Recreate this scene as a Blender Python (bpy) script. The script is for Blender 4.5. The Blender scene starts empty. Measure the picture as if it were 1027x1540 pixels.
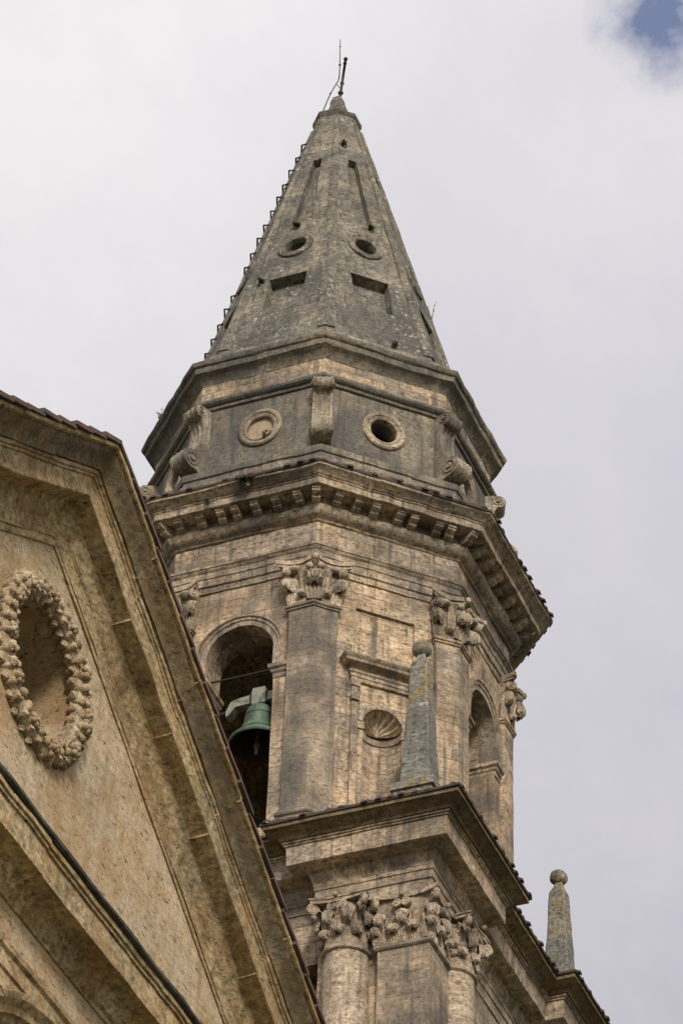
import bpy, bmesh, math, random
from mathutils import Vector, Matrix, noise
R = math.radians
sin, cos, pi = math.sin, math.cos, math.pi
rnd = random.Random(7)
S = bpy.context.scene
COL = S.collection

# ------------------------------------------------------------------ camera
Z0 = 47.0                      # height of the belfry architrave above the ground
YAW, PITCH, ROLL = 0.401804465, 0.703129173, 0.0362364665
fw = Vector((cos(PITCH)*cos(YAW), cos(PITCH)*sin(YAW), sin(PITCH)))
rt = Vector((sin(YAW), -cos(YAW), 0)); up = rt.cross(fw)
rt2 = rt*cos(ROLL) + up*sin(ROLL); up2 = up*cos(ROLL) - rt*sin(ROLL)
cam = bpy.data.cameras.new("camera"); co = bpy.data.objects.new("camera", cam); COL.objects.link(co)
co.matrix_world = Matrix(((rt2.x, up2.x, -fw.x, -53.5693599), (rt2.y, up2.y, -fw.y, -23.2182059),
                          (rt2.z, up2.z, -fw.z, Z0-45.3571454), (0, 0, 0, 1)))
cam.sensor_fit = 'VERTICAL'; cam.sensor_height = 36.0; cam.lens = 36.0*5591.03/1540.0
cam.clip_start = 0.5; cam.clip_end = 4000
S.camera = co
S.view_settings.view_transform = 'Standard'; S.view_settings.look = 'None'
S.view_settings.gamma = 1.0; S.view_settings.exposure = 0.0

# ------------------------------------------------------------------ sky and sun
SUN_AZ, SUN_EL = R(214), R(30)           # direction towards the sun, veiled by cloud
sun_dir = Vector((cos(SUN_EL)*cos(SUN_AZ), cos(SUN_EL)*sin(SUN_AZ), sin(SUN_EL)))
W = bpy.data.worlds.new("World"); S.world = W; W.use_nodes = True
nt = W.node_tree; nt.nodes.clear()
def N(t, typ, **kw):
    n = t.nodes.new(typ)
    for k, v in kw.items():
        if k == 'ins':
            for i, x in v.items(): n.inputs[i].default_value = x
        else: setattr(n, k, v)
    return n
def L(t, a, b): t.links.new(a, b)
def ramp(t, src, stops, interp='LINEAR'):
    n = t.nodes.new('ShaderNodeValToRGB'); n.color_ramp.interpolation = interp
    e = n.color_ramp.elements
    while len(e) < len(stops): e.new(0.5)
    for i, (p, c) in enumerate(stops):
        e[i].position = p
        e[i].color = (c, c, c, 1) if not hasattr(c, '__len__') else (c[0], c[1], c[2], 1)
    if src is not None: L(t, src, n.inputs[0])
    return n.outputs[0]
def mathn(t, op, a, b=None, clamp=False):
    n = t.nodes.new('ShaderNodeMath'); n.operation = op; n.use_clamp = clamp
    for i, x in enumerate((a, b)):
        if x is None: continue
        if isinstance(x, (int, float)): n.inputs[i].default_value = x
        else: L(t, x, n.inputs[i])
    return n.outputs[0]
def mixc(t, f, a, b, mode='MIX'):
    n = t.nodes.new('ShaderNodeMix'); n.data_type = 'RGBA'; n.blend_type = mode
    for i, x in ((0, f), (6, a), (7, b)):
        if isinstance(x, (int, float)): n.inputs[i].default_value = x
        elif isinstance(x, (tuple, list)): n.inputs[i].default_value = (x[0], x[1], x[2], 1)
        else: L(t, x, n.inputs[i])
    return n.outputs[2]
def noisen(t, vec, scale, detail=5, rough=.55, dist=0.0):
    n = N(t, 'ShaderNodeTexNoise', ins={'Scale': scale, 'Detail': detail, 'Roughness': rough, 'Distortion': dist})
    L(t, vec, n.inputs['Vector']); return n.outputs['Fac']
sky = N(nt, 'ShaderNodeTexSky', sky_type='NISHITA', sun_disc=False, ozone_density=2.0, sun_elevation=SUN_EL,
        sun_rotation=pi/2-SUN_AZ, air_density=1.0, dust_density=1.5)
tc = N(nt, 'ShaderNodeTexCoord')
gv = tc.outputs['Generated']
def dotdir(v):
    n = N(nt, 'ShaderNodeVectorMath', operation='DOT_PRODUCT'); L(nt, gv, n.inputs[0]); n.inputs[1].default_value = v
    return n.outputs['Value']
c1 = noisen(nt, gv, 7.0, 8, .5, .1)
c2 = noisen(nt, gv, 2.2, 3, .5)
bright = ramp(nt, mathn(nt, 'ADD', mathn(nt, 'ADD', mathn(nt, 'MULTIPLY', c1, .5), mathn(nt, 'MULTIPLY', c2, .3)), mathn(nt, 'MULTIPLY', noisen(nt, gv, 20, 9, .6, .1), .28)),
              [(.455, (.54, .53, .60)), (.53, (.68, .67, .71)), (.60, (.83, .815, .825))])
# bright flank of the cloud towards the north-east, darker base low in the south-east
flank = ramp(nt, dotdir((.593, .345, .728)), [(.955, .0), (.995, 1.0)])
bright = mixc(nt, mathn(nt, 'MULTIPLY', flank, .7), bright, (.84, .82, .825))
low = ramp(nt, dotdir((.775, .20, .60)), [(.975, .0), (.998, 1.0)])
bright = mixc(nt, mathn(nt, 'MULTIPLY', low, .6), bright, (.585, .565, .645))
# an overcast sky is about three times as bright overhead as at the horizon
sz = N(nt, 'ShaderNodeSeparateXYZ'); L(nt, gv, sz.inputs[0])
cie = mathn(nt, 'ADD', mathn(nt, 'MULTIPLY', mathn(nt, 'MAXIMUM', sz.outputs['Z'], 0.0), .92), .38)
ciec = N(nt, 'ShaderNodeCombineXYZ')
for q_ in range(3): L(nt, cie, ciec.inputs[q_])
bright = mixc(nt, 1.0, bright, ciec.outputs[0], 'MULTIPLY')
glow = ramp(nt, dotdir(sun_dir), [(.2, .0), (1.0, 1.0)])
bright = mixc(nt, glow, bright, (1.15, 1.1, 1.02))
hole = mathn(nt, 'ADD', dotdir((.6430, .1815, .7440)), mathn(nt, 'MULTIPLY', mathn(nt, 'SUBTRACT', noisen(nt, gv, 45, 8, .6, .1), .5), .0010))
gap = mathn(nt, 'MULTIPLY', mathn(nt, 'POWER', mathn(nt, 'MULTIPLY', mathn(nt, 'SUBTRACT', hole, .99960), 1/.00042, True), 1.7), .8)
b_sky = N(nt, 'ShaderNodeBackground', ins={'Strength': 0.12}); L(nt, mixc(nt, 1.0, sky.outputs[0], (.62, .80, 1.12), 'MULTIPLY'), b_sky.inputs[0])
b_cl = N(nt, 'ShaderNodeBackground', ins={'Strength': 1.0}); L(nt, bright, b_cl.inputs[0])
mx = N(nt, 'ShaderNodeMixShader'); L(nt, gap, mx.inputs[0]); L(nt, b_cl.outputs[0], mx.inputs[1]); L(nt, b_sky.outputs[0], mx.inputs[2])
wo = N(nt, 'ShaderNodeOutputWorld'); L(nt, mx.outputs[0], wo.inputs[0])
sl = bpy.data.lights.new("sun", 'SUN'); sl.energy = 2.5; sl.angle = R(11); sl.color = (1.0, .93, .85)
so = bpy.data.objects.new("sun", sl); COL.objects.link(so)
so.rotation_euler = sun_dir.to_track_quat('Z', 'Y').to_euler()

# ------------------------------------------------------------------ materials
def newmat(name):
    m = bpy.data.materials.new(name); m.use_nodes = True
    t = m.node_tree; t.nodes.clear()
    out = N(t, 'ShaderNodeOutputMaterial'); b = N(t, 'ShaderNodeBsdfPrincipled')
    L(t, b.outputs[0], out.inputs[0]); return m, t, b
def stone(name, light=(.58, .465, .345), mid=(.40, .31, .22), brown=(.215, .155, .105), soot=.35, sootcol=(.062, .058, .052),
          white=.25, ochre=.15, joints=.5, block=(.95, .42), top=.5, bump=.5, orange=0.0, streak=.4, bed=.35, pits=.65, spk_k=1.2):
    white_k = white; m, t, b = newmat(name)
    tx = N(t, 'ShaderNodeTexCoord'); oi = N(t, 'ShaderNodeObjectInfo')
    add = N(t, 'ShaderNodeVectorMath', operation='ADD'); L(t, tx.outputs['Object'], add.inputs[0])
    cmb = N(t, 'ShaderNodeVectorMath', operation='SCALE'); cmb.inputs[0].default_value = (37, 23, 11); L(t, oi.outputs['Random'], cmb.inputs['Scale'])
    L(t, cmb.outputs[0], add.inputs[1]); P = add.outputs[0]
    def sc(v):
        mp = N(t, 'ShaderNodeMapping'); mp.inputs['Scale'].default_value = v; L(t, P, mp.inputs['Vector']); return mp.outputs[0]
    big = noisen(t, P, .55, 6, .6, .2); medn = noisen(t, P, 2.6, 9, .72, .1); fine = noisen(t, P, 16, 7, .75)
    col = mixc(t, ramp(t, medn, [(.38, 0.), (.60, 1.)]), mid, light)
    # bedding of the travertine: thin wavering horizontal bands, strong in some beds only
    bedn = noisen(t, sc((.8, .8, 8.0)), 1.7, 9, .75, .2)
    bedk = noisen(t, sc((.35, .35, 1.4)), 1.1, 3, .5)
    col = mixc(t, mathn(t, 'MULTIPLY', mathn(t, 'MULTIPLY', ramp(t, bedn, [(.43, 1.), (.50, 0.)]), ramp(t, bedk, [(.42, .15), (.58, 1.)])), bed), col, brown)
    col = mixc(t, mathn(t, 'MULTIPLY', ramp(t, big, [(.50, 0.), (.64, 1.)]), .6), col, brown)
    # crystalline speckle of the weathered skin
    spk = noisen(t, sc((1, 1, 1.6)), 8.5, 9, .8, .1)
    col = mixc(t, 1.0, col, ramp(t, spk, [(.36, 1-.58*spk_k), (.5, 1.0), (.63, 1+.48*spk_k)]), 'MULTIPLY')
    # blocks of slightly different tone and their joints
    br = N(t, 'ShaderNodeTexBrick', offset=.5, squash=1.35, squash_frequency=3, ins={'Scale': 1.0, 'Mortar Size': .0085, 'Mortar Smooth': .35, 'Bias': 0.0, 'Brick Width': block[0], 'Row Height': block[1],
           'Color1': (.60, .63, .68, 1), 'Color2': (1.25, 1.15, 1.0, 1), 'Mortar': (.36, .32, .27, 1)})
    wob = N(t, 'ShaderNodeVectorMath', operation='ADD'); L(t, tx.outputs['UV'], wob.inputs[0])
    ns = N(t, 'ShaderNodeTexNoise', ins={'Scale': 2.5, 'Detail': 4}); L(t, P, ns.inputs['Vector'])
    nsc = N(t, 'ShaderNodeVectorMath', operation='SCALE'); nsc.inputs['Scale'].default_value = .03; L(t, ns.outputs['Color'], nsc.inputs[0]); L(t, nsc.outputs[0], wob.inputs[1])
    L(t, wob.outputs[0], br.inputs['Vector'])
    col = mixc(t, joints, col, br.outputs['Color'], 'MULTIPLY')
    if orange > 0:
        o = noisen(t, P, 1.1, 7, .65, .6)
        col = mixc(t, mathn(t, 'MULTIPLY', ramp(t, o, [(.46, 0.), (.63, 1.)]), orange), col, (.40, .22, .075))
        o2 = noisen(t, sc((3.5, 3.5, .8)), 1.3, 8, .7, .8)
        col = mixc(t, mathn(t, 'MULTIPLY', ramp(t, o2, [(.55, 0.), (.64, 1.)]), orange*.8), col, (.30, .165, .065))
    # soot and black lichen
    st = noisen(t, sc((2.4, 2.4, .6)), 1.0, 8, .7, .2)
    sm = mathn(t, 'ADD', mathn(t, 'MULTIPLY', big, .45), mathn(t, 'MULTIPLY', st, .27)); sm = mathn(t, 'ADD', sm, mathn(t, 'MULTIPLY', spk, .28))
    lo = .635 - .26*soot
    smask = ramp(t, sm, [(lo-.03, 0.), (lo+.075, 1.)])
    geo = N(t, 'ShaderNodeNewGeometry'); sx = N(t, 'ShaderNodeSeparateXYZ'); L(t, geo.outputs['True Normal'], sx.inputs[0])
    upm = ramp(t, sx.outputs['Z'], [(.15, 0.), (.75, 1.)])
    upm = mathn(t, 'MULTIPLY', upm, top)
    smask = mathn(t, 'MAXIMUM', mathn(t, 'MULTIPLY', smask, min(.82, .6+soot*.3)), mathn(t, 'MULTIPLY', upm, ramp(t, fine, [(.3, .6), (.6, 1.)])))
    sc_col = mixc(t, ramp(t, fine, [(.35, 0.), (.65, 1.)]), sootcol, tuple(x*2.6 for x in sootcol))
    col = mixc(t, smask, col, sc_col)
    stv = noisen(t, sc((6, 6, .35)), 1.0, 6, .6)
    col = mixc(t, mathn(t, 'MULTIPLY', ramp(t, stv, [(.53, 0.), (.66, 1.)]), streak), col, tuple(x*1.5 for x in sootcol))
    # pale and ochre crusts of lichen
    wl = noisen(t, P, 7.0, 8, .78, .1); white = mathn(t, 'MULTIPLY', ramp(t, noisen(t, P, .9, 5, .6), [(.42, .12), (.60, 1.)]), min(1., white*1.25)); wk = white_k
    col = mixc(t, mathn(t, 'MULTIPLY', ramp(t, wl, [(.60, 0.), (.64, 1.)] if wk < .7 else [(.565, 0.), (.605, 1.)]), white), col, (.55, .53, .47))
    ol = noisen(t, sc((1.3, 1.3, 1.0)), 4.3, 7, .7, .4)
    col = mixc(t, mathn(t, 'MULTIPLY', ramp(t, ol, [(.60, 0.), (.66, 1.)] if ochre < .9 else [(.54, 0.), (.58, 1.)]), ochre), col, (.37, .265, .10))
    # pits
    pt = noisen(t, sc((1.0, 1.0, 2.3)), 22, 3, .6, .3)
    pm = ramp(t, pt, [(.335, 1.), (.39, 0.)])
    pt2 = noisen(t, sc((1.0, 1.0, 3.0)), 7.5, 5, .65, .5)
    pm2 = ramp(t, pt2, [(.355, 1.), (.385, 0.)])
    pmask = mathn(t, 'MAXIMUM', pm, pm2)
    col = mixc(t, mathn(t, 'MULTIPLY', pmask, pits), col, (.06, .045, .03))
    L(t, col, b.inputs['Base Color']); b.inputs['Roughness'].default_value = .92
    try: b.inputs['Specular IOR Level'].default_value = .2
    except KeyError: pass
    h = mathn(t, 'ADD', mathn(t, 'MULTIPLY', fine, .35), mathn(t, 'MULTIPLY', medn, .9))
    h = mathn(t, 'SUBTRACT', h, mathn(t, 'MULTIPLY', pmask, .6))
    h = mathn(t, 'ADD', h, mathn(t, 'MULTIPLY', bedn, .5))
    h = mathn(t, 'SUBTRACT', h, mathn(t, 'MULTIPLY', br.outputs['Fac'], .5*joints))
    bp = N(t, 'ShaderNodeBump', ins={'Strength': bump, 'Distance': .06}); L(t, h, bp.inputs['Height']); L(t, bp.outputs[0], b.inputs['Normal'])
    return m
M = {}
M['tower'] = stone('tower_travertine', soot=.43, top=.75, white=.3, ochre=.08, joints=.85, streak=.75)
M['sooty'] = stone('sooty_travertine', soot=.53, top=.8, white=.35, ochre=.1, bed=.5, pits=.5, joints=.5, streak=.6)
M['column'] = stone('column_travertine', soot=.43, top=.75, white=.3, joints=0, streak=.6, bed=.5)
M['black'] = stone('blackened_travertine', soot=.66, top=.8, white=.4, ochre=.1, bed=.5, pits=.5, joints=.4, streak=.5)
M['trim'] = stone('moulded_travertine', soot=.45, top=.9, streak=.7, joints=.6, block=(1.1, 9.0), white=.25)
M['carved'] = stone('carved_travertine', soot=.46, top=.6, joints=0.0, white=.25, bed=.2, streak=.5)
M['drum'] = stone('weathered_drum_stone', mid=(.25, .215, .16), light=(.39, .335, .25), soot=.66, streak=.75, sootcol=(.058, .057, .056), white=.6, ochre=.2, top=.85, block=(.8, .36), joints=.5)
M['spire'] = stone('lichened_spire_stone', mid=(.205, .182, .145), light=(.37, .335, .27), brown=(.12, .10, .07), soot=.58, streak=.8, sootcol=(.066, .063, .058), white=1.0, ochre=.4, top=.45, block=(1.0, .42), joints=.6, bump=.8)
M['facade'] = stone('ochre_travertine', light=(.64, .52, .365), mid=(.55, .425, .27), brown=(.40, .28, .15), soot=.0, top=.5, white=.25, ochre=.1, orange=.5, joints=.32, block=(2.4, 1.1), streak=.22, bed=.3, pits=.8, spk_k=.42)
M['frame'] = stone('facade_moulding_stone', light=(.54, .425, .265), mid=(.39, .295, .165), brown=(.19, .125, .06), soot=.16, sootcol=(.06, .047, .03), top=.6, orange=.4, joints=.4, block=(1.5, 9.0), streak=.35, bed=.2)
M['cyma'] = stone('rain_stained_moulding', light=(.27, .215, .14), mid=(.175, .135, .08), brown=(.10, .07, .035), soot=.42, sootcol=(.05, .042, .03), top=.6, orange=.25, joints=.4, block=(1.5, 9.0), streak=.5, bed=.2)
M['obelisk'] = stone('grey_weathered_stone', mid=(.20, .19, .165), light=(.29, .28, .25), brown=(.15, .135, .105), soot=.50, sootcol=(.085, .079, .069), bump=.9, white=.6, ochre=.3, joints=0, top=.4, bed=.2, streak=.25)
M['garland'] = stone('carved_ochre_travertine', light=(.55, .44, .30), mid=(.42, .32, .205), brown=(.24, .165, .09), soot=.22, sootcol=(.075, .062, .045), top=.4, orange=.3, joints=0, streak=.2, white=.3, bed=.2)
M['scroll'] = stone('weathered_scroll_stone', mid=(.30, .25, .18), light=(.43, .37, .275), soot=.52, sootcol=(.06, .058, .055), white=.6, ochre=.15, top=.6, joints=0, streak=.8, bed=.1)
M['shell'] = stone('bounce_lightened_shell_stone', light=(.64, .53, .40), mid=(.52, .42, .30), brown=(.33, .25, .17), soot=.1, top=.2, joints=0, streak=.15, white=.2, bed=.1, pits=.3)  # colour lightened to stand in for light bounced up from the ground
M['lichen'] = stone('yellow_lichened_stone', mid=(.22, .20, .16), light=(.32, .30, .25), brown=(.16, .14, .10), soot=.45, sootcol=(.085, .079, .069), bump=.9, white=.95, ochre=.9, joints=0, top=.4, bed=.2, streak=.2)
def simple(name, c1, c2, scale=4, rough=.8, bump=.3, metal=0.0, dark=None, zs=1.0):
    m, t, b = newmat(name)
    tx = N(t, 'ShaderNodeTexCoord'); mp = N(t, 'ShaderNodeMapping'); mp.inputs['Scale'].default_value = (1, 1, zs); L(t, tx.outputs['Object'], mp.inputs['Vector'])
    n = noisen(t, mp.outputs[0], scale, 7, .65, .3)
    col = mixc(t, ramp(t, n, [(.38, 0.), (.62, 1.)]), c1, c2)
    if dark:
        n2 = noisen(t, mp.outputs[0], scale*.6, 5, .6, .4); col = mixc(t, ramp(t, n2, [(.52, 0.), (.64, .9)]), col, dark)
    L(t, col, b.inputs['Base Color']); b.inputs['Roughness'].default_value = rough; b.inputs['Metallic'].default_value = metal
    f = noisen(t, mp.outputs[0], scale*5, 5, .6)
    bp = N(t, 'ShaderNodeBump', ins={'Strength': bump, 'Distance': .02}); L(t, f, bp.inputs['Height']); L(t, bp.outputs[0], b.inputs['Normal'])
    return m
M['tile'] = simple('terracotta', (.085, .05, .04), (.145, .088, .068), 5, .9, .4, dark=(.07, .06, .05))
M['darktile'] = simple('mossy_terracotta', (.115, .07, .05), (.075, .065, .055), 5, .95, .5, dark=(.05, .048, .04))
M['bronze'] = simple('verdigris_bronze', (.075, .12, .08), (.14, .20, .135), 7, .65, .4, .2, dark=(.045, .055, .035), zs=.25)
M['iron'] = simple('rusty_iron', (.03, .027, .025), (.06, .04, .03), 9, .7, .3, .4)
M['clap'] = simple('worn_iron', (.14, .12, .09), (.22, .19, .14), 8, .7, .3)
M['yoke'] = simple('weathered_painted_beam', (.21, .21, .17), (.31, .31, .25), 6, .8, .4, dark=(.11, .10, .08))
M['leaf'] = simple('weed_leaves', (.045, .075, .02), (.08, .11, .035), 8, .7, .1)
M['twig'] = simple('dry_stems', (.12, .09, .05), (.2, .16, .1), 8, .8, .1)
M['lip'] = simple('blackened_capping', (.05, .044, .036), (.10, .088, .07), 6, .95, .5, dark=(.03, .028, .025))
M['plaster'] = simple('tan_plaster', (.36, .27, .18), (.42, .33, .235), 5, .95, .4, dark=(.24, .18, .12))
M['inside'] = simple('shade_darkened_plaster', (.10, .075, .055), (.14, .105, .075), 2, .95, .4, dark=(.05, .04, .03))  # shade of the interiors is put into this dark base colour
M['ground'] = simple('dry_grass', (.04, .055, .02), (.065, .065, .032), .3, .95, .5, dark=(.085, .075, .05))

# ------------------------------------------------------------------ mesh helpers
class MB:
    def __init__(s): s.v = []; s.f = []
    def vert(s, p): s.v.append(Vector(p)); return len(s.v)-1
    def box(s, x0, x1, y0, y1, z0, z1, mat=None):
        i = len(s.v)
        for z in (z0, z1):
            for x, y in ((x0, y0), (x1, y0), (x1, y1), (x0, y1)):
                p = Vector((x, y, z)); s.v.append(mat @ p if mat else p)
        s.f += [(i, i+3, i+2, i+1), (i+4, i+5, i+6, i+7)] + [(i+a, i+(a+1) % 4, i+4+(a+1) % 4, i+4+a) for a in range(4)]
    def prism(s, pts, mapf, w0, w1, nseg=1):
        n = len(pts); i = len(s.v)
        for k in range(nseg+1):
            w = w0+(w1-w0)*k/nseg
            for u, v in pts: s.v.append(Vector(mapf(u, v, w)))
        s.f.append(tuple(i+a for a in range(n))); s.f.append(tuple(i+nseg*n+a for a in reversed(range(n))))
        for k in range(nseg):
            for a in range(n): s.f.append((i+k*n+a, i+k*n+(a+1) % n, i+(k+1)*n+(a+1) % n, i+(k+1)*n+a))
    def grid(s, rows, closed_u=False, closed_v=False):
        i = len(s.v); n = len(rows[0]); m = len(rows)
        for r in rows:
            for p in r: s.v.append(Vector(p))
        for a in range(m if closed_v else m-1):
            for b in range(n if closed_u else n-1):
                s.f.append((i+a*n+b, i+a*n+(b+1) % n, i+((a+1) % m)*n+(b+1) % n, i+((a+1) % m)*n+b))
        return i
    def lathe(s, prof, n=24, c=(0, 0, 0), cap=True):
        rows = [[(c[0]+r*cos(2*pi*k/n), c[1]+r*sin(2*pi*k/n), c[2]+z) for k in range(n)] for r, z in prof]
        i = s.grid(rows, closed_u=True)
        if cap:
            s.f.append(tuple(i+k for k in reversed(range(n)))); m = len(prof)-1
            s.f.append(tuple(i+m*n+k for k in range(n)))
    def tube(s, pts, r, n=6, r1=None):
        pts = [Vector(p) for p in pts]; rows = []
        for k, p in enumerate(pts):
            d = (pts[min(k+1, len(pts)-1)]-pts[max(k-1, 0)]).normalized()
            a = d.orthogonal().normalized() if k == 0 else (a - d*a.dot(d)).normalized()
            b = d.cross(a); rr = r if r1 is None else r+(r1-r)*k/(len(pts)-1)
            rows.append([p+(a*cos(2*pi*j/n)+b*sin(2*pi*j/n))*rr for j in range(n)])
        i = s.grid(rows, closed_u=True)
        s.f.append(tuple(i+k for k in reversed(range(n)))); s.f.append(tuple(i+(len(pts)-1)*n+k for k in range(n)))
    def ball(s, c, rx, ry=None, rz=None, nu=10, nv=7, mat=None):
        ry = ry or rx; rz = rz or rx; c = Vector(c); i = len(s.v)
        def add(p): p = Vector((p[0]*rx, p[1]*ry, p[2]*rz)); s.v.append(c+(mat @ p if mat else p))
        add((0, 0, -1))
        for a in range(1, nv):
            t = -pi/2+pi*a/nv
            for b in range(nu): add((cos(t)*cos(2*pi*b/nu), cos(t)*sin(2*pi*b/nu), sin(t)))
        add((0, 0, 1)); e = len(s.v)-1
        for b in range(nu):
            s.f.append((i, i+1+(b+1) % nu, i+1+b)); s.f.append((e, e-nu+b, e-nu+(b+1) % nu))
            for a in range(nv-2):
                q = i+1+a*nu; s.f.append((q+b, q+(b+1) % nu, q+nu+(b+1) % nu, q+nu+b))
    def sweep(s, path, prof, mapf=lambda a, b, z: (a, b, z), closed=False, pclosed=True, seg=.3, caps=True, block=0, zin=0):
        P = [Vector(p) for p in path]; n = len(P); nodes = []
        def nrm(a, b): d = (b-a).normalized(); return Vector((d.y, -d.x))
        mit = []
        for k in range(n):
            if closed or 0 < k < n-1:
                a = nrm(P[k-1], P[k]); b = nrm(P[k], P[(k+1) % n]); mit.append((a+b)/(1+a.dot(b)))
            else: mit.append(nrm(P[0], P[1]) if k == 0 else nrm(P[-2], P[-1]))
        q_ = random.Random(int(abs(P[0].x*97+P[0].y*31+prof[0][1]*13)*10))
        for k in range(n if closed else n-1):
            q = (k+1) % n; ln = (P[q]-P[k]).length; c = max(1, int(ln/seg+.5)) if seg else 1
            fs = [(j/c, 0) for j in range(c)]
            if block and ln > block*.8:
                nb = max(1, int(ln/block+.5)); e_ = .007/ln
                for b in range(1, nb):
                    f0 = (b+q_.uniform(-.22, .22))/nb
                    fs = [(f, g_) for f, g_ in fs if abs(f-f0) > .03/ln]+[(f0-e_, 0), (f0, 1), (f0+e_, 2)]
                fs.sort()
            off = (0, 0)
            for f, g_ in fs:
                if g_ == 2: off = (q_.uniform(-.011, .011), q_.uniform(-.008, .008))
                nodes.append((P[k].lerp(P[q], f), mit[k].lerp(mit[q], f), (-.02, 0) if g_ == 1 else off))
        if not closed: nodes.append((P[-1], mit[-1], (0, 0)))
        rows = [[mapf((p+m*(o+a_)).x, (p+m*(o+a_)).y, z+(a_ if zin else b_)) for o, z in prof] for p, m, (a_, b_) in nodes]
        i = s.grid(rows, closed_u=pclosed, closed_v=closed); k = len(prof)
        if caps and not closed and pclosed:
            s.f.append(tuple(i+a for a in reversed(range(k)))); s.f.append(tuple(i+(len(rows)-1)*k+a for a in range(k)))
    def add(s, other, mat):
        i = len(s.v); s.v += [mat @ v for v in other.v]; s.f += [tuple(i+a for a in f) for f in other.f]
    def build(s, name, mat, parent=None, jit=(0.012, 2.2), sharp=32, loc=None):
        me = bpy.data.meshes.new(name); me.from_pydata([tuple(v) for v in s.v], [], s.f); me.validate()
        bm = bmesh.new(); bm.from_mesh(me); bmesh.ops.recalc_face_normals(bm, faces=bm.faces[:]); bm.to_mesh(me); bm.free()
        return link(name, me, mat, parent, jit, sharp, loc)
def jitter(me, jit):
    if not jit or not jit[0]: return
    a, f = jit
    for v in me.vertices:
        v.co += noise.noise_vector(v.co*f)*a + noise.noise_vector(v.co*f*4.1)*a*.5
def finish(me, mat, jit, sharp):
    jitter(me, jit)
    if mat and not me.materials: me.materials.append(mat)
    uv = me.uv_layers.new(name='uv') if not me.uv_layers else me.uv_layers[0]
    vs = me.vertices
    for p in me.polygons:
        n = p.normal
        if abs(n.z) > .85: t, b = Vector((1, 0, 0)), Vector((0, 1, 0))
        else: t = Vector((-n.y, n.x, 0)).normalized(); b = Vector((0, 0, 1))
        # keep the same course origin on every face
        for li in p.loop_indices:
            c = vs[me.loops[li].vertex_index].co; uv.data[li].uv = (c.dot(t), c.dot(b))
    me.shade_smooth() if hasattr(me, 'shade_smooth') else [setattr(p, 'use_smooth', True) for p in me.polygons]
    me.set_sharp_from_angle(angle=R(sharp))
def link(name, me, mat, parent=None, jit=None, sharp=32, loc=None):
    finish(me, mat, jit, sharp)
    o = bpy.data.objects.new(name, me); COL.objects.link(o); o.parent = parent
    if loc: o.location = loc
    return o
def raw(mb):
    me = bpy.data.meshes.new('tmp'); me.from_pydata([tuple(v) for v in mb.v], [], mb.f)
    bm = bmesh.new(); bm.from_mesh(me); bmesh.ops.recalc_face_normals(bm, faces=bm.faces[:]); bm.to_mesh(me); bm.free()
    o = bpy.data.objects.new('tmp', me); COL.objects.link(o); return o
def carve(name, body, cutters, mat, parent, jit=(.01, 2.0), cuts=(), sharp=32):
    """boolean difference, then slice the faces finely so that worn edges can waver"""
    b = raw(body); cs = [raw(c) for c in cutters]
    for c in cs:
        md = b.modifiers.new('cut', 'BOOLEAN'); md.operation = 'DIFFERENCE'; md.solver = 'EXACT'; md.object = c
    dg = bpy.context.evaluated_depsgraph_get(); me = bpy.data.meshes.new_from_object(b.evaluated_get(dg))
    for o in cs+[b]:
        d = o.data; bpy.data.objects.remove(o); bpy.data.meshes.remove(d)
    bm = bmesh.new(); bm.from_mesh(me)
    for no, vals in cuts:
        for d in vals:
            bmesh.ops.bisect_plane(bm, geom=bm.verts[:]+bm.edges[:]+bm.faces[:], plane_co=Vector(no)*d, plane_no=no, dist=1e-5)
    bm.to_mesh(me); bm.free(); me.name = name
    return link(name, me, mat, parent, jit, sharp)
def fr(a, b, s): 
    n = max(1, int((b-a)/s)); return [a+(b-a)*k/n for k in range(n+1)]
def empty(name, loc, label, cat, group=None):
    o = bpy.data.objects.new(name, None); COL.objects.link(o); o.location = loc
    o.empty_display_size = .3; tag(o, label, cat, group); return o
def tag(o, label, cat, group=None):
    o['label'] = label; o['category'] = cat
    if group: o['group'] = group
def dup_tree(o, parent, rotz):
    c = o.copy(); COL.objects.link(c); c.parent = parent; c.rotation_euler[2] = o.rotation_euler[2]+rotz
    for ch in list(o.children):
        d = ch.copy(); COL.objects.link(d); d.parent = c
    return c
C8 = cos(pi/8); T8 = math.tan(pi/8)
def octp(ap, off=0): return [(ap/C8*cos(R(22.5+45*k)), ap/C8*sin(R(22.5+45*k))) for k in range(8)]
def rprof(rz, ap): return [(r*C8-ap, z) for r, z in rz]       # circumradius profile -> offsets from apothem ap
def facemap(ang):                                             # (t, z, out) on an octagon face; out = distance from the axis
    a = R(ang); return lambda t, z, w: (w*cos(a)-t*sin(a), w*sin(a)+t*cos(a), z)

# ------------------------------------------------------------------ ground
g = MB(); n = 24; ext = 1500
g.grid([[(-ext+2*ext*i/n, -ext+2*ext*j/n, 0) for i in range(n+1)] for j in range(n+1)])
go = g.build('ground', M['ground'], None, jit=None); go['kind'] = 'structure'

# ================================================================== BELL TOWER
TW = empty('bell_tower', (0, 0, Z0), 'octagonal travertine bell tower with a tall grey pyramidal spire above a square storey', 'bell tower')
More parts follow.
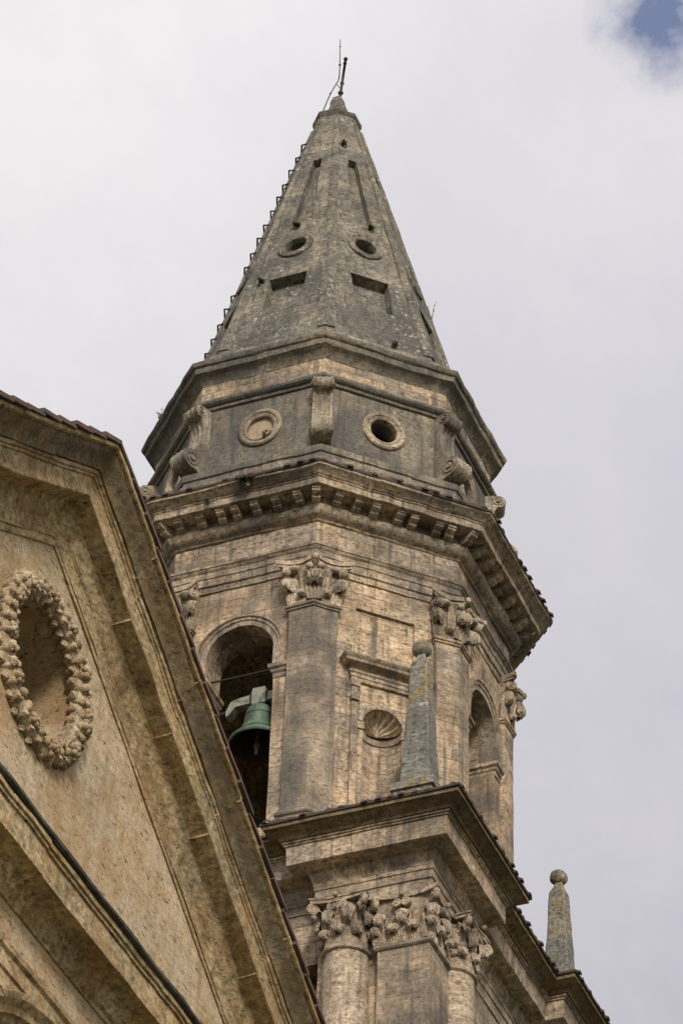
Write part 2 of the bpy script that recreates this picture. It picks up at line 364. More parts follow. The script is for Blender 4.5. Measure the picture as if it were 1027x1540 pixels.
# ---- square storey: core, corner piers, entablature
A = 4.12            # face of the corner piers
Cc = 3.78           # face of the recessed core wall
co_ = MB(); co_.box(-Cc, Cc, -Cc, Cc, -Z0, -8.3)
cut = []
for ang in (180, 270):
    m_ = facemap(ang); c_ = MB(); c_.prism([(-.75, -9.72), (.75, -9.72), (.75, -12.4), (-.75, -12.4)] if ang == 270 else [(1.55, -9.72), (1.95, -9.72), (1.95, -10.25), (1.55, -10.25)], m_, 3.2, 4.4); cut.append(c_)
carve('square_storey', co_, cut, M['tower'], TW, cuts=[((0, 0, 1), fr(-14, -8.4, .4))])
def ress_path(a, cc, x):   # plan of the square with its four L-shaped corner projections, counter-clockwise
    q = [(-a, x), (-a, -a), (-x, -a), (-x, -cc), (x, -cc), (x, -a), (a, -a), (a, -x), (cc, -x), (cc, x), (a, x), (a, a), (x, a), (x, cc), (-x, cc), (-x, a), (-a, a), (-a, x), (-cc, x), (-cc, -x)]
    # order: start west side going south, east, north
    return [(-cc, -x), (-a, -x), (-a, -a), (-x, -a), (-x, -cc), (x, -cc), (x, -a), (a, -a), (a, -x), (cc, -x), (cc, x), (a, x), (a, a), (x, a), (x, cc), (-x, cc), (-x, a), (-a, a), (-a, x), (-cc, x)]
F = 4.15
path = ress_path(F, F-.35, 2.02)
e = MB()    # architrave + frieze
e.sweep(path, [(-.5, -8.88), (.0, -8.88), (.0, -8.66), (.025, -8.655), (.025, -8.50), (.045, -8.49), (.045, -8.40), (-.5, -8.40)], closed=True, block=1.2)
e.build('architrave', M['trim'], TW)
e = MB()    # bed mould, corona, fillets, cyma
e.sweep(path, [(-.5, -8.402), (.05, -8.402), (.06, -8.33), (.11, -8.24), (.13, -8.15), (.40, -8.13), (.43, -8.11), (.44, -7.74), (.47, -7.735), (.47, -7.70), (.50, -7.695), (.50, -7.655), (-.5, -7.65)], closed=True, block=1.3)
e.build('cornice', M['trim'], TW, jit=(.017, 2.4))
e = MB(); e.sweep(path, [(.2, -7.652), (.535, -7.652), (.55, -7.60), (.61, -7.565), (.68, -7.54), (.735, -7.50), (.765, -7.505), (.765, -7.43), (.2, -6.98), (-.5, -6.9)], closed=True, block=1.5)
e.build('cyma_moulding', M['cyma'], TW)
def tiles_along(mb, p0, p1, inward, z0, rise, run, step=.24, r=.058, lip=.03, amp=.02, hip=1.0):
    p0, p1 = Vector(p0), Vector(p1); d = (p1-p0); n_ = int(d.length/step)
    d.normalize(); inn = Vector(inward).normalized()
    full, ln_ = run, (p1-p0).length; slope = rise/run
    for k in range(n_+1):
        e_ = (k+.5)*ln_/(n_+1); run = max(.12, min(full, (min(e_, ln_-e_)-.02)*hip)); rise = slope*run
        p = p0 + d*(k+.5)*((p1-p0).length/(n_+1))
        ja, jb, jz = rnd.uniform(-amp, amp), rnd.uniform(-.05, .05), rnd.uniform(-.012, .012)
        rows = []
        for j in range(4):
            f = j/3; base = p + inn*(f*run-lip+jb); zz = z0+rise*f+jz
            rr = r*(1-.15*f)
            rows.append([(base.x+d.x*(rr*cos(th)+ja), base.y+d.y*(rr*cos(th)+ja), zz+rr*sin(th)*.8) for th in (0, pi/5, 2*pi/5, 3*pi/5, 4*pi/5, pi)])
        i = mb.grid(rows)
        rows2 = [[(x, y, z-.02) for x, y, z in rw] for rw in rows]; mb.grid(rows2)
        mb.f.append(tuple(i+a for a in range(6)))
tl = MB()
lipp = ress_path(F+.78, F-.35+.78, 2.02-.78)
tl.sweep(ress_path(F, F-.35, 2.02), [(.45, -7.43), (.80, -7.425), (.81, -7.385), (.2, -6.95), (.1, -6.97)], closed=True)
for k in range(20):
    a_, b_ = Vector(lipp[k]), Vector(lipp[(k+1) % 20]); dd = (b_-a_).normalized()
    if (b_-a_).length > .6: tiles_along(tl, a_, b_, (-dd.y, dd.x), -7.40, .42, .6)
tl.build('roof_tiles', M['darktile'], TW, jit=(.012, 3))
# ---- carved leaf used on all the capitals
LEAF = [(0, 0), (.03, .28), (.10, .58), (.28, .84), (.56, .97), (.84, .95), (1.0, .82), (.98, .66), (.86, .60)]
LW = [.75, .85, .95, 1.0, 1.0, .95, .82, .60, .35]
def leaf(mb, base, side, out, h, w, curl, th=.035, cup=.35, plain=False):
    base, side, out = Vector(base), Vector(side).normalized(), Vector(out).normalized(); zz = Vector((0, 0, 1)); us = (-1, -.82, -.6, -.4, -.2, 0, .2, .4, .6, .82, 1)
    def surf(dn):
        rows = []
        for iv, ((o_, z_), w_) in enumerate(zip(LEAF, LW)):
            rw = []; w_ = w_ if plain else w_*(1.12 if iv % 2 else .9)
            for u in us:
                q = base+side*(u*w*w_*.5)+out*(o_*curl - cup*w*u*u*.5*(.3+o_)+((.06*w if u == 0 else 0) if plain else (.07*w if u == 0 else (.06*w if abs(u) in (.4, .82) else -.03*w))))+zz*(z_*h-abs(u)*.06*h*o_)
                rw.append(q+dn)
            rows.append(rw)
        return rows
    a = surf(Vector((0, 0, 0))); b = surf(-out*th-zz*th*.6)
    n_ = len(us); m_ = len(LEAF); i = mb.grid(a); j = mb.grid(b)
    rim = [k*n_ for k in range(m_)]+[(m_-1)*n_+k for k in range(1, n_)]+[(m_-1-k)*n_+n_-1 for k in range(1, m_)]
    for p, q in zip(rim, rim[1:]): mb.f.append((i+p, i+q, j+q, j+p))
def volute(mb, c, axis, r, w):
    c, axis = Vector(c), Vector(axis).normalized(); u = axis.orthogonal().normalized(); v = axis.cross(u); n_ = 14
    prof = [(.0, .55), (.28, .55), (.32, .38), (.50, .38), (.55, .50), (.72, .50), (.76, .40), (.90, .40), (1.0, .46), (1.0, -.46), (.90, -.40), (.76, -.40), (.72, -.5), (.55, -.5), (.5, -.38), (.32, -.38), (.28, -.55), (0, -.55)]
    mb.grid([[c+(u*cos(2*pi*k/n_)+v*sin(2*pi*k/n_))*(r*max(rr, .02))+axis*(w*a_) for k in range(n_)] for rr, a_ in prof], closed_u=True)
def abacus(mb, pts, z0, z1, horn):   # pts: plan corners (open chain); concave sides
    pass
# ---- square-storey pilasters and engaged columns, with capitals
def column_capital():
    k = MB(); zb, zt = -9.86, -8.90
    k.lathe([(.38, zb), (.385, zb+.3), (.40, zb+.55), (.44, zb+.75), (.47, zt-.13)], 24)
    n1 = 8
    for j in range(n1):
        a = R(180)+2*pi*j/n1; o = Vector((cos(a), sin(a), 0)); s_ = Vector((-sin(a), cos(a), 0))
        leaf(k, o*.37+Vector((0, 0, zb+.02)), s_, o, .36, .25, .15)
        a += pi/n1; o = Vector((cos(a), sin(a), 0)); s_ = Vector((-sin(a), cos(a), 0))
        leaf(k, o*.38+Vector((0, 0, zb+.10)), s_, o, .60, .24, .20)
    for j in range(4):
        a = R(45)+pi/2*j; o = Vector((cos(a), sin(a), 0)); s_ = Vector((-sin(a), cos(a), 0))
        volute(k, o*.66+Vector((0, 0, zt-.20)), s_, .12, .10); leaf(k, o*.44+Vector((0, 0, zb+.35)), s_, o, .42, .16, .26)
        a += pi/4; o = Vector((cos(a), sin(a), 0)); s_ = Vector((-sin(a), cos(a), 0))
        for sg in (-1, 1): volute(k, o*.48+s_*sg*.11+Vector((0, 0, zt-.21)), o, .085, .08)
        k.ball(o*.60+Vector((0, 0, zt-.055)), .05, .05, .055)
    pts = []
    for j in range(4):
        a = R(45)+pi/2*j; b = a+pi/2
        pa, pb = Vector((cos(a), sin(a)))*.78, Vector((cos(b), sin(b)))*.78; mid = (pa+pb)/2; inw = -mid.normalized()
        for q in range(6):
            f = q/6*.9+.05; pts.append(tuple(pa.lerp(pb, f)+inw*(.09*sin(pi*f))))
    k.prism(pts, lambda u, v, w: (u, v, w), zt-.10, zt-.035); k.prism([(x*1.04, y*1.04) for x, y in pts], lambda u, v, w: (u, v, w), zt-.035, zt)
    return k
def build_column(x, y):
    c = MB(); n_ = 28
    prof = [(.40, -9.93)]+[(.40+.012*min(1, (-9.95-z)/3), z) for z in [-9.96-.45*q for q in range(20)]]+[(.43, -19), (.43, -Z0)]
    c.lathe(prof, n_); c.lathe([(.30, -9.95), (.42, -9.95), (.45, -9.93), (.46, -9.90), (.44, -9.87), (.42, -9.865), (.42, -9.85), (.38, -9.845)], n_)
    o = c.build('engaged_column', M['column'], TW, loc=(x, y, 0))
    kk = column_capital().build('capital', M['carved'], o, jit=(.014, 6), sharp=50); return o
cpos = [(-A+.10, -2.56), (-2.80, -A+.10), (2.80, -A+.10)]
col0 = build_column(*cpos[0])
for x, y in cpos[1:]:
    c = dup_tree(col0, TW, 0); c.location = (x, y, 0)
# corner piers: pilaster faces with moulded neck, capital of leaves
def pier(sx, sy):
    p = MB(); w = .95
    chain = [(Cc-.2, A-w), (A, A-w), (A, A), (A-w, A), (A-w, Cc-.2)]
    if sx*sy < 0: chain = [(b, a) for a, b in chain][::1]
    ch = [(sx*a, sy*b) for a, b in ([(Cc-.2, A-w), (A, A-w), (A, A), (A-w, A), (A-w, Cc-.2)])]
    if sx*sy < 0: ch = ch[::-1]
    p.sweep(ch, [(0, -Z0), (0, -13), (0, -12), (0, -11), (0, -10.4), (0, -9.97), (.03, -9.96), (.055, -9.93), (.055, -9.90), (.03, -9.88), (.03, -9.86), (-.01, -9.855), (-.01, -9.6), (.02, -9.2), (.06, -9.02), (.06, -8.87)], pclosed=False, seg=.3)
    # recess jogs between pier and columns
    p.box(min(sx*(Cc-.1), sx*(A-.18)), max(sx*(Cc-.1), sx*(A-.18)), min(sy*2.0, sy*(A-.3)), max(sy*2.0, sy*(A-.3)), -Z0, -8.87)
    p.box(min(sx*2.0, sx*(A-.3)), max(sx*2.0, sx*(A-.3)), min(sy*(Cc-.1), sy*(A-.181)), max(sy*(Cc-.1), sy*(A-.181)), -Z0, -8.87)
    o = p.build('corner_pier', M['sooty'] if (sx, sy) == (-1, -1) else M['tower'], TW)
    k = MB(); zb, zt = -9.86, -8.90
    for axis in (0, 1):
        for j, (s_, h, wd, cu) in enumerate([(.28, .36, .26, .16), (.66, .36, .26, .16), (.05, .60, .24, .2), (.47, .62, .25, .2), (.90, .60, .24, .2), (0.97, .36, .2, .14)]):
            if axis == 0: b = Vector((sx*A, sy*(A-s_), zb)); out = Vector((sx, 0, 0)); sd = Vector((0, 1, 0))
            else: b = Vector((sx*(A-s_), sy*A, zb)); out = Vector((0, sy, 0)); sd = Vector((1, 0, 0))
            if s_ < .06: continue
            leaf(k, b, sd, out, h, wd, cu)
        for s_ in (.40, .56):
            b = Vector((sx*(A+.10), sy*(A-s_), zt-.21)) if axis == 0 else Vector((sx*(A-s_), sy*(A+.10), zt-.21))
            volute(k, b, (sx, 0, 0) if axis == 0 else (0, sy, 0), .085, .09)
        b = Vector((sx*(A+.15), sy*(A-.48), zt-.05)) if axis == 0 else Vector((sx*(A-.48), sy*(A+.15), zt-.05)); k.ball(b, .05, .05, .055)
        b = Vector((sx*(A+.14), sy*(A-.98), zt-.20)) if axis == 0 else Vector((sx*(A-.98), sy*(A+.14), zt-.20)); volute(k, b, (sx, -sy, 0) if True else None, .12, .1)
        # abacus with concave sides
        q = []
        for t_ in range(9):
            f = t_/8; s_ = -.22+f*1.3; q.append((s_, .22-.13*sin(pi*f)))
        q += [(1.08, -.2), (.2, -.2)]
        mp = (lambda u, v, w_: (sx*(A+v), sy*(A-u), w_)) if axis == 0 else (lambda u, v, w_: (sx*(A-u), sy*(A+v), w_))
        k.prism(q, mp, zt-.10+axis*.002, zt-.02+axis*.002)
    dg = Vector((sx, sy, 0)).normalized(); leaf(k, (sx*A*.995, sy*A*.995, zb), (sx, -sy, 0), dg, .62, .28, .26); leaf(k, (sx*A, sy*A, zb), (sx, -sy, 0), dg, .36, .24, .2)
    volute(k, Vector((sx*(A+.13), sy*(A+.13), zt-.2)), (sx, -sy, 0), .13, .1)
    k.build('capital', M['carved'], o, jit=(.014, 6), sharp=50)
    return o
for sx, sy in ((-1, -1), (1, -1), (-1, 1), (1, 1)): pier(sx, sy)
# ---- octagonal belfry
AP = 3.537; AI = 2.86; ZB, ZT = -7.05, -.40
body = MB(); body.prism(octp(AP), lambda u, v, w: (u, v, w), ZB, ZT)
cuts = []
c_ = MB(); c_.prism(octp(AI), lambda u, v, w: (u, v, w), ZB+.4, ZT-.25); cuts.append(c_)
SP, HW = -2.26, .70
arch = [(-HW, -6.35), (HW, -6.35)]+[(HW*cos(pi*k/24), SP+HW*sin(pi*k/24)) for k in range(25)]
for ang in (0, 90, 180, 270):
    c_ = MB(); c_.prism(arch, facemap(ang), 2.4, 4.2); cuts.append(c_)
NS, NR = -3.86, .40
for ang in (45, 135, 225, 315):
    fm = facemap(ang); c_ = MB(); c_.prism([(-.60, -2.40), (.60, -2.40), (.60, -1.20), (-.60, -1.20)], fm, AP-.06, AP+.3); cuts.append(c_)
    c_ = MB(); n_ = 16; rows = []     # niche: half cylinder with a quarter sphere on top
    ND = NR+.09; prof = [(NR, -5.95), (NR, NS-.01), (ND, NS)]+[(ND*cos(pi/2*q/8), NS+ND*sin(pi/2*q/8)) for q in range(1, 8)]+[(.01, NS+ND)]
    c_.lathe(prof, 28); a_ = R(ang); 
    for v in c_.v: v.x, v.y = v.x+(AP)*cos(a_), v.y+(AP)*sin(a_)
    cuts.append(c_)
belf = carve('belfry_wall', body, cuts, M['tower'], TW, cuts=[((0, 0, 1), fr(-6.9, -.5, .3))])
inn = MB()     # floor of the bell chamber
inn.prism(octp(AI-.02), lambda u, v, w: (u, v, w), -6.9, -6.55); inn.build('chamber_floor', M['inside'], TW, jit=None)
# archivolts, imposts and tie rods of the four bell openings
pthR = [(HW+.0, SP-.43)]+[(HW*cos(pi*k/28), SP+HW*sin(pi*k/28)) for k in range(29)]+[(-HW, SP-.43)]
for ang in (0, 90, 180, 270):
    fm = facemap(ang); m_ = MB()
    m_.sweep(pthR, [(-.012, AP-.3), (-.012, AP+.035), (.085, AP+.04), (.095, AP+.065), (.155, AP+.07), (.165, AP+.10), (.20, AP+.105), (.215, AP+.03), (.215, AP-.02)], fm, seg=.12)
    av = m_.build('archivolt', M['trim'], TW)
    for sg in (-1, 1):
        m_ = MB(); pr = [(.62, -2.98), (.66, -2.98), (.66, -2.86), (.635, -2.83), (.615, -2.80), (.60, -2.76), (.60, -2.69), (.90, -2.69), (.90, -2.98)]
        path_ = [(sg*.96, AP-.02), (sg*.96, AP), (sg*.72, AP), (sg*.72, AP-.72)]
        prf = [(-.05, -2.98), (.02, -2.98), (.02, -2.88), (.05, -2.85), (.06, -2.80), (.10, -2.77), (.10, -2.69), (-.05, -2.69)]
        if sg > 0: path_ = path_[::-1]
        a_ = R(ang); mp2 = lambda t, w, z, a_=a_: (w*cos(a_)-t*sin(a_), w*sin(a_)+t*cos(a_), z)
        # outward side of the chain
        m_.sweep([(-x if False else x, y) for x, y in path_], [(-o_ if True else o_, z) for o_, z in prf], mp2, seg=.2)
        m_.build('impost', M['trim'], av)
    if ang == 270: continue
    m_ = MB(); m_.tube([fm(-.74, -2.545, AP-.25), fm(0, -2.55, AP-.25), fm(.74, -2.54, AP-.25)], .022, 6)
    m_.build('tie_rod', M['iron'], TW, jit=None)
# niches of the diagonal faces: aedicule and shell
for ang in (45, 135, 225, 315):
    fm = facemap(ang); a_ = R(ang); mp2 = lambda t, w, z, a_=a_: (w*cos(a_)-t*sin(a_), w*sin(a_)+t*cos(a_), z)
    m_ = MB(); t_ = .68
    ch = [(t_, AP-.1), (t_, AP+.06), (-t_, AP+.06), (-t_, AP-.1)]
    prof = [(-.1, -2.97), (.0, -2.97), (.0, -2.90), (.02, -2.89), (.02, -2.82), (.045, -2.80), (.05, -2.77), (.02, -2.765), (.02, -2.70), (.06, -2.68), (.09, -2.66), (.17, -2.645), (.185, -2.59), (.22, -2.56), (.235, -2.52), (.05, -2.44), (-.1, -2.42)]
    mpz = lambda t, w, z, a_=a_: (w*cos(a_)-t*sin(a_), w*sin(a_)+t*cos(a_), z)
    m_.sweep(ch, prof, mpz, seg=.2)
    ae = m_.build('niche_entablature', M['trim'], TW)
    for sg in (-1, 1):
        m_ = MB(); m_.prism([(sg*.52, -6.2), (sg*.66, -6.2), (sg*.66, -2.97), (sg*.52, -2.97)], fm, AP-.05, AP+.055, 1)
        m_.prism([(sg*.50, -3.10), (sg*.68, -3.10), (sg*.69, -2.985), (sg*.49, -2.985)], fm, AP-.05, AP+.085)
        m_.prism([(sg*.505, -3.44), (sg*.675, -3.44), (sg*.685, -3.36), (sg*.495, -3.36)], fm, AP-.05, AP+.10)
        m_.build('niche_pilaster', M['tower'], ae)
    m_ = MB(); na, nb = 78, 12; rows = []     # scallop shell filling the half dome
    for q in range(nb+1):
        b = pi/2*q/nb; rw = []
        for k in range(na+1):
            a = pi*k/na; fl = abs(sin(a*7.5))**1.5; rr = NR+.045-.095*(1-fl)*cos(b)**.5
            rw.append(fm(rr*cos(b)*cos(a), NS+rr*cos(b)*sin(a), AP+.012-rr*sin(b)*.78))
        rows.append(rw)
    m_.grid(rows); m_.build('shell', M['shell'], ae, jit=(.006, 6), sharp=60)
    m_ = MB()
    m_.sweep([(NR*cos(pi*k/24), NS+NR*sin(pi*k/24)) for k in range(25)], [(.0, AP-.06), (.0, AP+.03), (.03, AP+.045), (.08, AP+.045), (.10, AP+.03), (.10, AP-.05)], fm, seg=0)
    # moulded band round the niche at the spring of the shell
    chn = [(-.54, 0)]+[(-NR*cos(pi*k/20), -NR*sin(pi*k/20)) for k in range(21)]+[(.54, 0)]
    m_.sweep(chn, [(-.03, -.155), (.02, -.155), (.035, -.13), (.02, -.10), (.02, -.05), (.045, -.035), (.045, 0.0), (-.03, 0.0)],
             lambda t, w, z, a_=a_: ((AP+w)*cos(a_)-t*sin(a_), (AP+w)*sin(a_)+t*cos(a_), NS+z), seg=0)
    m_.build('niche_band', M['trim'], ae, jit=(.006, 4))
# pilasters wrapped round the eight corners
AS = 3.64; Hs = AS*T8
def corner_chain(ap, w, ang, back):
    a1, a2 = ang-22.5, ang+22.5
    f1, f2 = facemap(a1), facemap(a2); h = ap*T8
    c = [f1(h-w, 0, back), f1(h-w, 0, ap), f1(h, 0, ap), f2(-h+w, 0, ap), f2(-h+w, 0, back)]
    return [(p[0], p[1]) for p in c]
def make_pilaster(mat):
    ang = 202.5; p = MB()
    ch = corner_chain(AS, .50, ang, AP-.08)
    prof = [(.14, -7.0), (.14, -6.62), (.13, -6.55), (.15, -6.50), (.13, -6.43), (.07, -6.40), (.05, -6.34), (.085, -6.31), (.09, -6.27), (.06, -6.22), (.025, -6.20), (.0, -6.15)] + [(0, -6.15+(4.57)*q/14) for q in range(1, 15)] + \
           [(.0, -1.545), (.03, -1.535), (.03, -1.50), (.055, -1.49), (.065, -1.455), (.05, -1.425), (.01, -1.42), (.0, -1.40)]
    p.sweep(ch, prof, pclosed=False, seg=.25)
    o = p.build('pilaster', mat, TW, jit=(.014, 2.0))
    k = MB()
    ch = corner_chain(AS, .49, ang, AP-.08)
    k.sweep(ch, [(-.02, -1.42), (-.02, -1.15), (.0, -.95), (.05, -.72), (.10, -.60)], pclosed=False, seg=.2)
    d = Vector((cos(R(ang)), sin(R(ang)), 0)); cr = d*(AS/C8)
    for a2, sg in ((ang-22.5, -1), (ang+22.5, 1)):
        o2 = Vector((cos(R(a2)), sin(R(a2)), 0)); tt = Vector((-sin(R(a2)), cos(R(a2)), 0))*sg
        base = cr + tt*.24; leaf(k, (base.x, base.y, -1.42), tt, o2, .27, .20, .14, th=.05)
        k.tube([(base.x+o2.x*.01, base.y+o2.y*.01, -1.12), (base.x+o2.x*.06, base.y+o2.y*.06, -.86), (base.x+o2.x*.12, base.y+o2.y*.12, -.72)], .045, 6, .06)
        base = cr + tt*.45; leaf(k, (base.x, base.y, -1.42), tt, (o2+tt*.45), .60, .30, .22, th=.06, cup=.55)
        base = cr + tt*.53+o2*.14; volute(k, (base.x, base.y, -.70), (o2-tt*.6).cross(Vector((0, 0, 1))), .105, .16)
        base = cr + tt*.40+o2*.13; k.ball((base.x, base.y, -.66), .15, .10, .075, 10, 7, Matrix((tt, o2, Vector((0, 0, 1)))).transposed())
        # abacus arm: concave side out to the horn, two steps
        for z0_, z1_, g_ in ((-.60, -.535, .0), (-.537, -.445, .035)):
            q = []
            for j in range(9):
                f = j/8; q.append((f*(.66+g_), .17+g_-.10*sin(pi*f)+.08*f))
            q += [(.58, -.05), (0, -.12)]
            k.prism(q, lambda u, v, w, tt=tt, o2=o2: (cr.x+tt.x*u+o2.x*v, cr.y+tt.y*u+o2.y*v, w), z0_+.003*sg, z1_+.003*sg)
    leaf(k, (cr.x, cr.y, -1.36), Vector((0, 0, 1)).cross(d), d, .62, .42, .22, th=.06, cup=.3)
    k.ball(tuple(cr+d*.21+Vector((0, 0, -.50))), .06, .06, .075)
    for sg in (-1, 1):
        s_ = Vector((0, 0, 1)).cross(d)*sg; k.ball(tuple(cr+d*.12+s_*.11+Vector((0, 0, -.66))), .08, .08, .07, 8, 6)
    k.build('capital', M['carved'], o, jit=(.016, 5), sharp=50)
    return o
pil = make_pilaster(M['black'])
plain = dup_tree(pil, TW, R(45)); plain.data = pil.data.copy(); plain.data.materials[0] = M['tower']
for k in range(2, 8): dup_tree(plain, TW, R(45*(k-1)))
# architrave, frieze, cornice
APa = 4.0*C8
arc = MB(); arc.sweep(octp(APa), rprof([(3.5, -.575), (3.86, -.575), (3.865, -.44), (3.90, -.425), (3.905, -.26), (3.925, -.25), (3.93, -.13), (3.97, -.10), (3.985, -.065), (4.01, -.05), (4.015, .0), (3.86, .035), (3.5, .035)], APa), closed=True, block=1.2)
arc.build('architrave', M['trim'], TW)
fz = MB(); fz.sweep(octp(APa), rprof([(3.5, .033), (3.86, .033), (3.858, .33), (3.86, .625), (3.5, .625)], APa), closed=True, block=1.1); fz.build('frieze', M['tower'], TW)
cn = MB()
cn.sweep(octp(APa), rprof([(3.5, .622), (3.87, .622), (3.90, .63), (3.92, .67), (3.99, .69), (4.06, .74), (4.11, .82), (4.12, .86), (4.06, .865), (4.06, 1.045), (4.47, 1.05), (4.49, 1.06), (4.495, 1.205), (4.52, 1.215), (4.525, 1.245), (4.55, 1.25), (4.60, 1.30), (4.67, 1.335), (4.71, 1.36), (4.715, 1.41), (4.2, 1.66), (3.5, 1.9)], APa), closed=True, seg=.16, block=1.2)
corn = cn.build('main_cornice', M['trim'], TW, jit=(.019, 2.4))
md = MB(); q = [(-.15, .0), (-.15, -.18), (.03, -.18), (.075, -.155), (.085, -.11), (.17, -.10), (.20, -.075), (.205, -.045), (.23, -.04), (.23, .0)]
md.prism(q, lambda u, v, w: (4.17*C8+u, w, 1.047+v), -.082, .082)
mod = md.build('modillion', M['carved'], corn, jit=(.010, 6)); mod.rotation_euler[2] = 0
h = 4.17*C8*T8
def modcopy(ang, t, scale=1.0):
    c = mod.copy(); COL.objects.link(c); c.parent = corn; a = R(ang)
    c.location = (-t*sin(a), t*cos(a), rnd.uniform(-.004, .004)); c.rotation_euler = (0, 0, a+rnd.uniform(-.02, .02)); return c
for ang in (0, 45, 90, 135, 180, 225, 270, 315):
    for j in range(1, 8): modcopy(ang, -h+2*h*j/8)
    c = modcopy(ang+22.5, 0); r_ = 4.17-4.17*C8; c.location = (r_*cos(R(ang+22.5)), r_*sin(R(ang+22.5)), 0)
bpy.data.objects.remove(mod)
tl = MB(); tl.sweep(octp(APa), rprof([(4.3, 1.40), (4.735, 1.405), (4.75, 1.44), (4.74, 1.46), (3.8, 2.25), (3.8, 2.2)], APa), closed=True, seg=.25)
P8 = octp(4.73*C8)
for k in range(8):
    a_, b_ = Vector(P8[k]), Vector(P8[(k+1) % 8]); dd = (b_-a_).normalized(); tiles_along(tl, a_, b_, (-dd.y, dd.x), 1.435, .74, .87, step=.27, r=.066, hip=2.4)
tl.build('eaves_tiles', M['darktile'], TW, jit=(.012, 3))
# ---- drum
APd = 3.45*C8
st = MB(); st.sweep(octp(APd), rprof([(3.2, 2.15), (3.90, 2.15), (3.90, 2.27), (3.86, 2.29), (3.83, 2.30), (3.80, 2.45), (3.84, 2.47), (3.84, 2.62), (3.80, 2.66), (3.44, 2.71), (3.2, 2.71)], APd), closed=True, seg=.2, block=.9)
st.build('drum_base', M['drum'], TW, jit=(.02, 2.2))
dw = MB(); dw.prism(octp(APd), lambda u, v, w: (u, v, w), 2.6, 5.3)
cuts = []
for ang in range(0, 360, 45):
    c_ = MB(); rr = .30 if ang != 180 else .29; fm = facemap(ang)
    c_.prism([(rr*cos(2*pi*k/28), 3.755+rr*sin(2*pi*k/28)) for k in range(28)], fm, 2.5 if ang != 180 else APd-.07, 4.0); cuts.append(c_)
c_ = MB(); c_.prism(octp(2.75), lambda u, v, w: (u, v, w), 2.8, 5.0); cuts.append(c_)
dr = carve('drum_wall', dw, cuts, M['drum'], TW, cuts=[((0, 0, 1), fr(2.7, 5.2, .25))])
for ang in range(0, 360, 45):
    m_ = MB(); m_.sweep([(.30*cos(-2*pi*k/32), 3.755+.30*sin(-2*pi*k/32)) for k in range(32)][::-1], [(-.012, APd-.1), (-.012, APd+.03), (.03, APd+.055), (.06, APd+.035), (.085, APd+.065), (.13, APd+.075), (.165, APd+.05), (.17, APd-.03)], facemap(ang), closed=True, seg=0)
    rg = m_.build('oculus_ring', M['carved'], dr, jit=(.008, 5))
    if ang == 180:
        pz = MB(); pz.prism([(.305*cos(2*pi*k/28), 3.755+.305*sin(2*pi*k/28)) for k in range(28)], facemap(180), APd-.14, APd-.045); pz.build('plaster_infill', M['plaster'], dr, jit=(.006, 4))
        rg['label'] = 'moulded ring round the walled-up oculus'
tr = MB(); tr.sweep(octp(APd), rprof([(3.35, 4.53), (3.50, 4.53), (3.52, 4.58), (3.50, 4.60), (3.56, 4.61)]+[(3.545+.075*cos(a), 4.69+.075*sin(a)) for a in (-1.2, -.6, 0, .6, 1.2)]+[(3.50, 4.77), (3.35, 4.78)], APd), closed=True, seg=.25)
tr.build('drum_moulding', M['drum'], TW)
cf = MB(); cf.sweep(octp(APd), rprof([(3.3, 4.78), (3.475, 4.78), (3.475, 5.0), (3.475, 5.22), (3.3, 5.22)], APd), closed=True, seg=.25); cf.build('drum_frieze', M['tower'], TW)
dc = MB(); dc.sweep(octp(APd), rprof([(3.3, 5.218), (3.48, 5.218), (3.49, 5.245), (3.52, 5.30), (3.58, 5.37), (3.66, 5.42), (3.70, 5.44), (3.715, 5.49), (3.72, 5.56), (3.765, 5.58), (3.795, 5.63), (3.80, 5.68), (3.72, 5.72), (3.50, 5.83), (3.3, 5.88)], APd), closed=True, seg=.2, block=1.1)
dc.build('drum_cornice', M['drum'], TW, jit=(.022, 2.5))
# S-scroll brackets at the eight corners of the drum
def make_scroll():
    ang = 202.5; d = Vector((cos(R(ang)), sin(R(ang)), 0)); s_ = Vector((-sin(R(ang)), cos(R(ang)), 0)); k = MB()
    out = [(3.25, 4.50), (3.50, 4.52)]
    out += [(3.63+.16*cos(a), 4.37+.15*sin(a)) for a in (1.9, 1.3, .7, .1, -.5, -1.1, -1.7)]
    out += [(3.55, 4.10), (3.53, 3.95), (3.55, 3.75), (3.60, 3.55), (3.68, 3.38), (3.78, 3.25)]
    out += [(3.80+.235*cos(a), 3.02+.235*sin(a)) for a in (1.25, .8, .35, -.1, -.55, -1.0, -1.45, -1.9)]
    out += [(3.55, 2.72), (3.25, 2.70)]
    stn = [(-.20, 0), (-.15, 0), (-.14, .03), (-.075, .03), (-.065, 0), (-.045, 0), (-.035, .03), (.035, .03), (.045, 0), (.065, 0), (.075, .03), (.14, .03), (.15, 0), (.20, 0)]
    rows = []
    for w, ins in stn:
        rw = []
        for i, (r, z) in enumerate(out):
            f = ins if 1 < i < len(out)-2 else 0
            rw.append(d*(r-f)+s_*w+Vector((0, 0, z)))
        rows.append(rw)
    i = k.grid(rows); n_ = len(out); k.f.append(tuple(i+a for a in range(n_))); k.f.append(tuple(i+(len(stn)-1)*n_+a for a in reversed(range(n_))))
    volute(k, d*3.80+Vector((0, 0, 3.02)), s_, .225, .44); volute(k, d*3.63+Vector((0, 0, 4.37)), s_, .145, .44)
    return k.build('scroll_bracket', M['scroll'], TW, jit=(.014, 4), sharp=40)
sc0 = make_scroll()
for k in range(1, 8): dup_tree(sc0, TW, R(45*k))
